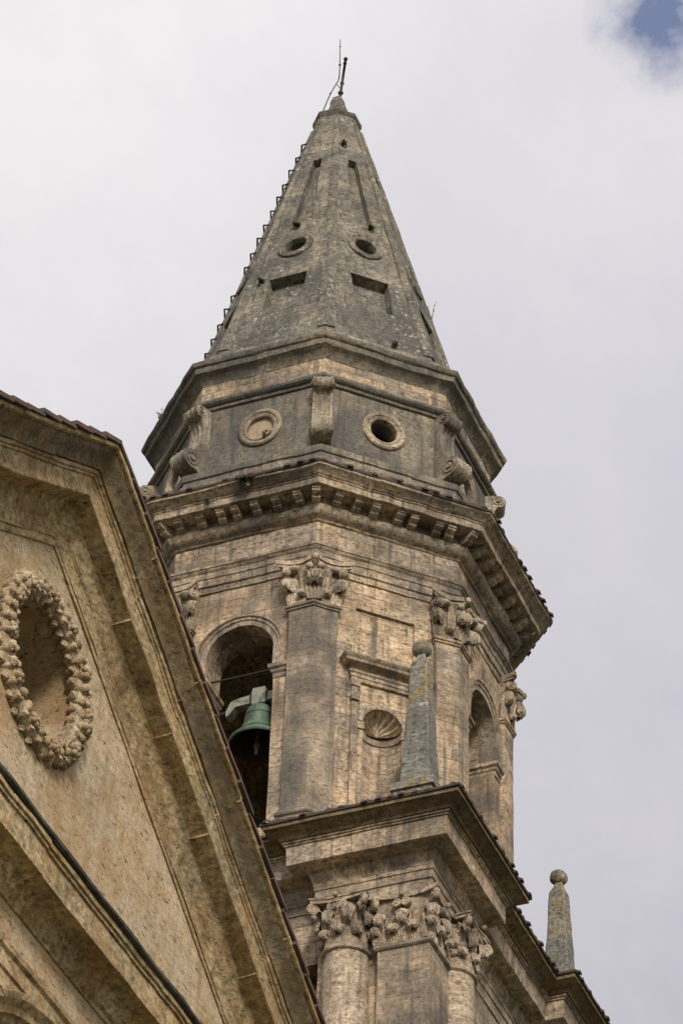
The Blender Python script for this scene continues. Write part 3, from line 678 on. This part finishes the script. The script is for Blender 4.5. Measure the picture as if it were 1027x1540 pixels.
# ---- spire
ZS0, ZS1 = 5.80, 15.45
def RS(z): return 3.22-.2865*(z-6.0)
sp = MB(); lv = fr(ZS0, ZS1, 4.0)
rows = [[(RS(z)*cos(R(22.5+45*k)), RS(z)*sin(R(22.5+45*k)), z) for k in range(8)] for z in (5.6, ZS1)]
i = sp.grid(rows, closed_u=True); sp.f.append(tuple(range(8))); sp.f.append(tuple(range(8, 16)))
cuts = []
def sface(ang):   # (t, z, depth) on a spire face
    a = R(ang); sl = .2865*C8; nrm = Vector((cos(a), sin(a), sl)).normalized()
    def f(t, z, dpt): 
        ap = RS(z)*C8; return (ap*cos(a)-t*sin(a)+nrm.x*dpt, ap*sin(a)+t*cos(a)+nrm.y*dpt, z+nrm.z*dpt)
    return f
for ang in range(0, 360, 45):
    f = sface(ang)
    c_ = MB(); c_.prism([(-.43, 7.66), (.43, 7.66), (.43, 8.84), (-.43, 8.84)], f, -.24, .4); cuts.append(c_)
    c_ = MB(); c_.prism([(.255*cos(2*pi*k/24), 9.99+.27*sin(2*pi*k/24)) for k in range(24)], f, -1.2, .4); cuts.append(c_)
    c_ = MB(); c_.prism([(-.235, 10.95), (.235, 10.95), (.10, 13.5), (-.10, 13.5)], f, -.16, .3); cuts.append(c_)
c_ = MB(); c_.grid([[(RS(z)*.72*cos(R(22.5+45*k)), RS(z)*.72*sin(R(22.5+45*k)), z) for k in range(8)] for z in (6.2, 13)], closed_u=True); c_.f += [tuple(range(8)), tuple(range(8, 16))]; cuts.append(c_)
spire = carve('spire', sp, cuts, M['spire'], TW, jit=(.018, 2.3), cuts=[((0, 0, 1), fr(5.7, 15.4, .25))])
pl = MB(); pl.sweep(octp(APd), rprof([(2.9, 5.80), (3.50, 5.80), (3.50, 5.955), (3.46, 5.97), (3.34, 6.10), (3.30, 6.22), (3.17, 6.26), (2.9, 6.3)], APd), closed=True, seg=.25); pl.build('spire_plinth', M['spire'], spire, jit=(.02, 2.3))
for ang in range(0, 360, 45):
    f = sface(ang); m_ = MB()
    m_.sweep([(.275*cos(2*pi*k/28), 9.99+.29*sin(2*pi*k/28)) for k in range(28)], [(-.03, -.1), (-.03, .03), (.0, .06), (.05, .04), (.08, .065), (.12, .05), (.13, -.03)], f, closed=True, seg=0)
    m_.build('oculus_ring', M['spire'], spire, jit=(.01, 5))
for k in range(8):     # flat ribs along the arrises
    a = R(22.5+45*k); d = Vector((cos(a), sin(a), 0)); m_ = MB(); rows = []
    e1 = Vector((-sin(a-pi/8), cos(a-pi/8), 0)); e2 = Vector((-sin(a+pi/8), cos(a+pi/8), 0))
    for z in fr(6.5, 15.3, .3):
        wd = .05+.15*(15.4-z)/9; c = d*RS(z)+Vector((0, 0, z)); o = d*.035
        rows.append([c-e1*wd-d*.02, c-e1*wd+o, c+o*1.05, c+e2*wd+o, c+e2*wd-d*.02])
    m_.grid(rows); m_.f.append((0, 1, 2, 3, 4)); m_.build('rib', M['spire'], spire, jit=(.016, 2.6))
fn = MB()
fn.sweep(octp(.4), [(o-.0, z) for o, z in [(-.2, 15.28), (.0, 15.28), (.055, 15.33), (.075, 15.42), (.11, 15.47), (.115, 15.56), (.04, 15.62), (-.06, 15.72), (-.14, 15.85), (-.19, 16.02), (-.235, 16.18), (-.25, 16.30), (-.28, 16.38), (-.37, 16.42)]], closed=True, pclosed=False, seg=.12)
fn.build('finial', M['spire'], spire, jit=(.022, 3.2))
a = R(112.5); d = Vector((cos(a), sin(a), 0)); tng = Vector((-sin(a), cos(a), 0))
rg = MB()
def rung(z):
    m_ = MB(); c = d*(RS(z)+.02)+Vector((0, 0, z)); o = d*rnd.uniform(.025, .05)+Vector((0, 0, rnd.uniform(-.03, .03)))
    m_.tube([c-tng*.16-d*.08, c-tng*.13+o, c+tng*.13+o, c+tng*.16-d*.08], .022, 6); return m_
zz = 6.6; first = None
while zz < 14.9:
    if not (10.4 < zz < 10.7): rung(zz).build('climbing_rung', M['iron'], spire, jit=(.012, 3))
    zz += .43

# ================================================================== BELL
BX, BY = -3.08, -.26
BL = empty('bell', (BX, BY, Z0-3.24), 'green bronze bell hanging from a grey green yoke in the arched belfry opening', 'bell')
b = MB()
bp_out = [(.02, .0), (.12, -.005), (.17, -.03), (.20, -.08), (.215, -.15), (.225, -.25), (.24, -.36), (.262, -.46), (.268, -.47), (.275, -.48), (.30, -.56), (.345, -.64), (.40, -.70), (.445, -.735), (.455, -.755), (.45, -.785), (.435, -.80)]
bp_in = [(.40, -.78), (.36, -.70), (.30, -.60), (.25, -.45), (.21, -.25), (.18, -.1), (.10, -.05), (.02, -.04)]
b.lathe([(r_*1.24, z_*1.10) for r_, z_ in bp_out], 40, cap=False); b.lathe([(r_*1.245, z_*1.1) for r_, z_ in ((.222, -.20), (.232, -.205), (.232, -.222), (.224, -.23))], 40, cap=False); b.lathe([(r_*1.245, z_*1.1) for r_, z_ in ((.30, -.555), (.318, -.56), (.325, -.58), (.31, -.59))], 40, cap=False)
b2 = MB(); b2.lathe([(r_*1.24, z_*1.10) for r_, z_ in [bp_out[-1]]+bp_in], 40, cap=False); b2.build('inner_face', M['iron'], BL, jit=(.003, 5), sharp=40)
b.build('body', M['bronze'], BL, jit=(.003, 5), sharp=40)
b = MB()
for k in range(4):
    a = pi/2*k+.4; o = Vector((cos(a), sin(a), 0)); b.tube([o*.05+Vector((0, 0, -.01)), o*.12+Vector((0, 0, .06)), o*.11+Vector((0, 0, .14)), o*.03+Vector((0, 0, .18))], .028, 7)
b.build('crown_loops', M['bronze'], BL, jit=None)
b = MB(); b.tube([(0, 0, -.05), (0, .02, -.55), (0, .03, -.78)], .025, 8); b.ball((0, .03, -.86), .065, .065, .10); b.tube([(0, .03, -.92), (0, .035, -1.06)], .035, 8)
b.build('clapper', M['clap'], BL, jit=None)
b = MB()
yo = [(-.62, .28), (-.62, .12), (-.52, .10), (-.14, .10), (-.13, .06), (.13, .06), (.14, .10), (.48, .08), (.58, -.06), (.66, -.10), (.66, .02), (.57, .22), (.48, .26), (.15, .29), (.13, .43), (-.13, .43), (-.15, .29)]
b.prism(yo, lambda u, v, w: (w, u, v), -.10, .10, 2); b.build('yoke', M['yoke'], BL, jit=(.01, 4))
b = MB()
for s_ in (-.16, .16): b.box(-.115, .115, s_-.02, s_+.02, .05, .31)
b.tube([(0, -.95, .17), (0, -.6, .17)], .04, 8); b.tube([(0, .6, .05), (0, .95, .05)], .04, 8); b.box(-.06, .06, -.98, -.9, .11, .23)
b.build('iron_straps', M['iron'], BL, jit=None)

# ================================================================== OBELISKS ON THE CORNER PIERS
def make_obelisk():
    root = bpy.data.objects.new('obelisk', None); COL.objects.link(root)
    p = MB(); p.box(-.36, .36, -.36, .36, -1.2, -.48); p.box(-.41, .41, -.41, .41, -.48, -.34); p.build('plinth', M['lichen'], root, jit=(.02, 3))
    s_ = MB(); rows = []
    def oc(w, z, ch=.03): 
        return [(-w, -w+ch, z), (-w+ch, -w, z), (w-ch, -w, z), (w, -w+ch, z), (w, w-ch, z), (w-ch, w, z), (-w+ch, w, z), (-w, w-ch, z)]
    for z in fr(-.35, 2.42, .2): rows.append(oc(.16+.13*(2.42-z)/2.77, z))
    rows.append(oc(.15, 2.47)); rows.append(oc(.09, 2.62, .02)); rows.append(oc(.075, 2.70, .02))
    s_.grid(rows, closed_u=True); s_.f.append(tuple(range(8))); s_.f.append(tuple(len(s_.v)-8+k for k in range(8))); so_ = s_.build('shaft', M['obelisk'], root, jit=(.016, 2.6)); so_.data.materials.append(M['lichen'])
    for p_ in so_.data.polygons: p_.material_index = 1 if p_.center.z > 1.45 else 0
    b_ = MB(); b_.ball((0, 0, 2.85), .182, .18, .172, 20, 12); b_.build('ball', M['lichen'], root, jit=(.022, 4.5), sharp=60)
    return root
ob = make_obelisk(); ob.location = (-4.04, -3.86, Z0-6.36); tag(ob, 'squat grey stone obelisk with ball, spotted yellow with lichen, in front of the shell niche', 'obelisk', 'stone obelisks on the corners of the square storey')
ob2 = ob.copy(); COL.objects.link(ob2)
for ch in list(ob.children):
    d = ch.copy(); COL.objects.link(d); d.parent = ob2
ob2.location = (3.88, -3.74, Z0-6.18); tag(ob2, 'stone obelisk with ball standing clear against the grey sky, right of the tower', 'obelisk', 'stone obelisks on the corners of the square storey')

# ================================================================== CROSS, LIGHTNING ROD
az = R(203.5); sd = Vector((-sin(az), cos(az), 0))*1.0; vw = Vector((cos(az), sin(az), 0))
cr = MB(); p0 = sd*.03+Vector((0, 0, Z0+16.30)); p1 = sd*.125+Vector((0, 0, Z0+17.58))
o0 = p0.copy()
cr.tube([p0-o0, (p1-o0)], .032, 8); crs = empty('iron_cross', tuple(o0), 'small dark iron cross leaning on the tip of the stone spire', 'cross')
cr.ball(tuple(p1-o0+Vector((0, 0, .03))), .045)
cr.build('post', M['iron'], crs, jit=None)
cr = MB(); q = p0.lerp(p1, .82)-o0; arm = (vw*.8+sd*.06+Vector((0, 0, 0))).normalized(); cr.tube([q-arm*.36, q+arm*.36], .028, 8)
for s_ in (-1, 1): cr.ball(tuple(q+arm*.38*s_), .05)
cr.build('arm', M['iron'], crs, jit=None)
cr = MB(); q = p0.lerp(p1, .25)-o0; cr.ball(tuple(q), .065, .065, .05); cr.build('collar', M['iron'], crs, jit=None)
o0 = sd*(-.34)+vw*.05+Vector((0, 0, Z0+15.75)); lr = empty('lightning_rod', tuple(o0), 'thin upright lightning rod with a bent cable beside the cross on the spire tip', 'lightning rod')
def at(s_, z): return sd*s_+vw*.05+Vector((0, 0, Z0+z))-o0
m_ = MB(); m_.tube([at(.008, 17.05), at(.011, 17.5), at(.0, 17.9), at(-.003, 18.36)], .014, 6, .008); m_.ball(tuple(at(.01, 17.5)), .03); m_.ball(tuple(at(.0, 18.12)), .02); m_.build('rod', M['iron'], lr, jit=None)
m_ = MB(); m_.tube([at(.008, 17.1), at(-.01, 16.98), at(-.055, 16.86), at(-.10, 16.74), at(-.175, 16.54), at(-.23, 16.33), at(-.29, 16.1), at(-.34, 15.9), at(-.36, 15.6)], .014, 6); m_.ball(tuple(at(-.175, 16.54)), .024); m_.build('cable', M['iron'], lr, jit=None)
m_ = MB(); m_.tube([at(-.055, 16.86), at(.05, 16.72), at(.07, 16.64)], .011, 6); m_.build('stay', M['iron'], lr, jit=None)

# ================================================================== CHURCH WITH ITS PEDIMENT
XF, YF = -21.8375, -5.8182
CH = empty('church', (XF, YF, Z0), 'ochre travertine church gable with a carved wreath round its oculus', 'church')
s = .597; AZ = -15.17; HWD = 9.4
zs = AZ-s*HWD
fp = lambda x, z, w: (x, -w, z)          # (x, z, out towards the viewer)
wall = MB(); wall.prism([(-HWD, -Z0), (HWD, -Z0), (HWD, zs), (0, AZ), (-HWD, zs)], fp, -1.6, 0)
WZ = -17.53; cut = []
c_ = MB(); c_.prism([(.94*cos(2*pi*k/40), WZ+.94*sin(2*pi*k/40)) for k in range(40)], fp, -2.5, .5); cut.append(c_)
c_ = MB(); c_.prism([(-1.5, -31), (1.5, -31), (1.5, -24.4), (-1.5, -24.4)], fp, -.45, .5); cut.append(c_)
carve('facade_wall', wall, cut, M['facade'], CH, jit=(.012, 1.6), cuts=[((0, 0, 1), fr(-26, -15.5, .5)), ((1, 0, 0), fr(-6, 7, .5))])
bk = MB(); bk.box(-HWD+.4, HWD-.4, 1.62, 13.5, -Z0, zs-.3); bk.build('arm_walls', M['facade'], CH, jit=None)
# dim attic behind the oculus: the reveal ends at a rough inner wall
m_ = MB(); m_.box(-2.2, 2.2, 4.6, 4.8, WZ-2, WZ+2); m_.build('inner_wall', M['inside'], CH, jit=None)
# raking cornice: profile (height along the slope normal, projection)
th = math.atan(s); ct = cos(th)
def V_(p, dz): return (dz*ct, p)
rk = [(-.22, -.3), (-.22, 0.02), V_(.03, -.14), V_(.05, -.02), V_(.09, .02), V_(.12, .12), V_(.17, .24), V_(.20, .27), V_(.45, .285), V_(.46, .30), V_(.475, .59), V_(.50, .60), V_(.50, .64), V_(.53, .65), V_(.545, .70), (.70*ct, -.3)]
rk2 = [(.702*ct, .3), (.702*ct, .57), V_(.59, .79), V_(.64, .86), V_(.70, .90), V_(.745, .95), (1.0*ct, .745)]
rk3 = [(.98*ct, .3), (.98*ct, .755), V_(.80, .985), V_(.815, 1.0), V_(.815, 1.055), (1.09*ct, .3)]
SL = 9.9
rp = [(-SL, AZ-s*SL), (0, AZ), (SL, AZ-s*SL)][::-1]
m_ = MB()
# the path runs right to left so that the offset side is the upper one
m_.sweep(rp, rk, lambda x, z, w: (x, -w, z), seg=.3, block=1.7, zin=1); m_.build('raking_cornice', M['frame'], CH, jit=(.022, 1.6))
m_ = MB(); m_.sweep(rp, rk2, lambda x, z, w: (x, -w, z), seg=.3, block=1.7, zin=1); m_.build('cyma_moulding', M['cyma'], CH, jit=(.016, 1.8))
m_ = MB(); m_.sweep(rp, rk3, lambda x, z, w: (x, -w, z), seg=.3, block=1.7, zin=1); m_.build('gutter_lip', M['frame'], CH, jit=(.014, 1.8))
# fillet pair on the tympanum just under the bed mould
m_ = MB(); m_.sweep(rp, [(-.34, -.05), (-.34, .025), (-.30, .035), (-.26, .025), (-.26, -.05)], lambda x, z, w: (x, -w, z), seg=.35); m_.build('bed_fillet', M['frame'], CH, jit=(.008, 2))
# horizontal cornice, frieze and architrave below the tympanum
hp = [(-HWD-.05, 0), (HWD+.05, 0)]
hc = [(-.3, -21.12), (.03, -21.12), (.05, -21.08), (.10, -21.05), (.14, -20.97), (.22, -20.89), (.40, -20.865), (.45, -20.86), (.46, -20.50), (.49, -20.495), (.49, -20.45), (.52, -20.445), (.525, -20.385), (-.3, -20.375)]
m_ = MB(); m_.sweep(hp, [(o, z) for o, z in hc], lambda x, y, z: (x, y, z), seg=.3, block=1.6)
m_.build('horizontal_cornice', M['frame'], CH, jit=(.016, 1.8))
m_ = MB(); m_.sweep(hp, [(-.3, -20.372), (.535, -20.372), (.57, -20.35), (.575, -20.31), (.02, -20.16), (-.3, -20.13)], seg=.4); m_.build('weathered_lip', M['lip'], CH, jit=(.02, 2.4))
m_ = MB(); m_.sweep(hp, [(-.2, -22.25), (.02, -22.25), (.02, -22.02), (.05, -22.01), (.05, -21.80), (.09, -21.77), (.10, -21.70), (.02, -21.68), (-.2, -21.68)], lambda x, y, z: (x, y, z), seg=.4)
m_.build('architrave', M['frame'], CH, jit=(.01, 1.8))
m_ = MB(); rr = 2.6; crn = -22.75; arc_ = [(rr*sin(a), crn-rr+rr*cos(a)) for a in [.72-1.44*k/26 for k in range(27)]]
m_.sweep(arc_, [(-.42, -.1), (-.42, .25), (-.36, .30), (-.30, .48), (-.22, .52), (-.22, .58), (-.14, .60), (-.07, .68), (0, .70), (.02, .66), (.05, -.1)], lambda x, z, w: (x, -w, z), seg=0)
m_.build('window_hood', M['frame'], CH, jit=(.012, 2))
# terracotta edge tiles along both rakes, each lapping the one below
m_ = MB(); tlh = .48
for sg in (-1, 1):
    k = 0
    while k*tlh < SL/ct-.3:
        d0 = k*tlh; x0_, x1_ = d0*ct, (d0+tlh+.07)*ct
        jz, jo = rnd.uniform(-.012, .012), rnd.uniform(-.018, .018)
        hb0, hb1 = 1.05, 1.09
        pts = []
        def P_(x, o_, h_): return (sg*x, -o_, AZ-s*x+h_)
        i = len(m_.v)
        for x, lift in ((x0_, .0), (x1_, .055)):
            for o_, h_ in ((.86+jo, 1.035+lift+jz), (.86+jo, 1.10+lift+jz), (.3, 1.16+lift+jz), (.3, 1.10+lift+jz)): m_.v.append(Vector(P_(x, o_, h_)))
        m_.f += [(i, i+1, i+2, i+3), (i+4, i+7, i+6, i+5)]+[(i+a, i+4+a, i+4+(a+1) % 4, i+(a+1) % 4) for a in range(4)]
        k += 1
m_.build('edge_tiles', M['tile'], CH, jit=(.01, 3))
m_ = MB()
for sg in (-1, 1):
    m_.prism([(0, AZ+1.06), (sg*(SL+.2), AZ+1.06-s*(SL+.2)), (sg*(SL+.2), AZ+.9-s*(SL+.2)), (0, AZ+.9)], fp, -13.6, .28)
m_.build('roof', M['tile'], CH, jit=None)
# wreath of fruit and leaves round the oculus
wr = MB(); wr.sweep([(1.06*cos(2*pi*k/48), WZ+1.06*sin(2*pi*k/48)) for k in range(48)], [(-.15, -.02), (-.14, .08), (-.09, .11), (0, .12), (.09, .11), (.14, .08), (.15, -.02)], lambda x, z, w: (x, -w, z), closed=True, seg=0)
wb = wr.build('wreath', M['garland'], CH, jit=(.02, 5))
lv_ = MB(); nst = 34
lf0 = MB(); leaf(lf0, (0, 0, 0), (1, 0, 0), (0, 1, 0), .27, .20, .13, th=.07, cup=.55, plain=True)
bud = MB()
for a_ in range(5): bud.ball((.055*cos(a_*1.257), .05, .055*sin(a_*1.257)), .05, .045, .05, 7, 5)
bud.ball((0, .075, 0), .04, .04, .04, 7, 5); bud.ball((0, .0, 0), .10, .06, .10, 8, 6)
for k in range(nst):
    for row, (ro, spl) in enumerate(((-1.15, -.75), (-.5, -.4), (.0, 0.0), (.5, .4), (1.1, .75))):
        a = 2*pi*(k+.5*(row % 2))/nst+rnd.uniform(-.012, .012); ph = ro
        rr = 1.06+.135*sin(ph); w = .015+.10*cos(ph)
        c = Vector(fp(rr*cos(a), WZ+rr*sin(a), w))
        up_ = 1 if cos(a) >= 0 else -1
        rad_d = Vector((cos(a), 0, sin(a))); tg = Vector((-sin(a), 0, cos(a)))*up_; nr = rad_d*sin(ph)+Vector((0, -1, 0))*cos(ph); bi = tg.cross(nr)
        if bi.dot(rad_d) < 0: spl = -spl
        sp_ = spl+rnd.uniform(-.1, .1); t2 = tg*cos(sp_)+bi*sin(sp_); b2_ = bi*cos(sp_)-tg*sin(sp_)
        fr3 = Matrix((b2_, nr, t2)).transposed().to_4x4(); sc_ = Matrix.Scale(rnd.uniform(.90, 1.04), 4)
        if row == 2:
            if k % 3 == 0: lv_.add(bud, Matrix.Translation(c) @ fr3 @ sc_)
            else: lv_.ball(c, .07, .07, .07, 8, 6)
        else: lv_.add(lf0, Matrix.Translation(c-t2*.13-nr*.06) @ fr3 @ sc_)
lv_.build('leaves', M['garland'], wb, jit=(.012, 7), sharp=60)

# ================================================================== WEEDS ROOTED IN THE JOINTS
def weed(loc, label, n_, h_, spread, leafy, seed):
    q = random.Random(seed); root = empty('weed', loc, label, 'weed', 'weeds growing out of the masonry')
    st_ = MB(); lf = MB()
    for k in range(n_):
        a = q.uniform(0, 2*pi); t_ = Vector((cos(a), sin(a), 0))*spread*q.uniform(.3, 1); hh = h_*q.uniform(.6, 1.1)
        pts = [Vector((0, 0, -.05))+t_*.1, t_*.4+Vector((0, 0, hh*.5)), t_*.9+Vector((0, 0, hh*(.9 if spread < h_ else .5)))]
        st_.tube(pts, .008, 4, .004)
        for j in range(leafy):
            f = q.uniform(.25, 1); c = pts[0].lerp(pts[1], f*2) if f < .5 else pts[1].lerp(pts[2], f*2-1)
            u = Vector((q.uniform(-1, 1), q.uniform(-1, 1), q.uniform(-.4, 1))).normalized(); v = u.orthogonal().normalized(); r_ = q.uniform(.03, .06); c = c+u*r_*.6
            i = len(lf.v); lf.v += [c-u*r_, c+v*r_*.45, c+u*r_, c-v*r_*.45]; lf.f.append((i, i+1, i+2, i+3))
    st_.build('stems', M['twig'], root, jit=None)
    if lf.v: lf.build('leaves', M['leaf'], root, jit=None)
f180 = facemap(180)
weed(tuple(Vector(f180(.32, 1.27+Z0, 4.33))), 'largest green weed, hanging over the main cornice below the walled-up ring', 22, .22, .24, 16, 1)
weed(tuple(Vector(f180(-.62, 1.10+Z0, 4.17))), 'small green weed low on the main cornice left of the largest one', 8, .22, .16, 8, 2)
weed(tuple(Vector(f180(.14, 3.40+Z0, 3.24))), 'tuft of green under the walled-up round ring of the drum', 7, .16, .14, 9, 3)
weed((RS(9.6)*cos(R(292.5)), RS(9.6)*sin(R(292.5)), 9.55+Z0), 'thin dry seeding stem sticking out of the right edge of the spire', 3, .75, .22, 3, 4)
e1_, e2_ = Vector((cos(R(157.5)), sin(R(157.5)), 0)), Vector((cos(R(112.5)), sin(R(112.5)), 0))
weed(tuple(e1_.lerp(e2_, .66)*3.76+Vector((0, 0, 5.68+Z0))), 'dry tuft on the left edge of the cornice below the spire', 7, .30, .16, 6, 5)
for ang, t_, z_, lab, sd_ in ((180, -.10, 10.72, 'dark tuft rooted above the left round hole of the spire', 6), (225, .20, 10.75, 'dark tuft rooted above the right round hole of the spire', 7),
                          (225, -.15, 14.0, 'dark tuft high on the spire above its slim sunken panels', 8), (180, -.62, 8.75, 'dark tuft beside the left square recess of the spire', 9),
                          (225, .30, 6.35, 'yellowish tuft on the ledge at the foot of the spire', 10)):
    weed(tuple(Vector(sface(ang)(t_, z_, .03))+Vector((0, 0, Z0))), lab, 9, .13, .11, 12, sd_)
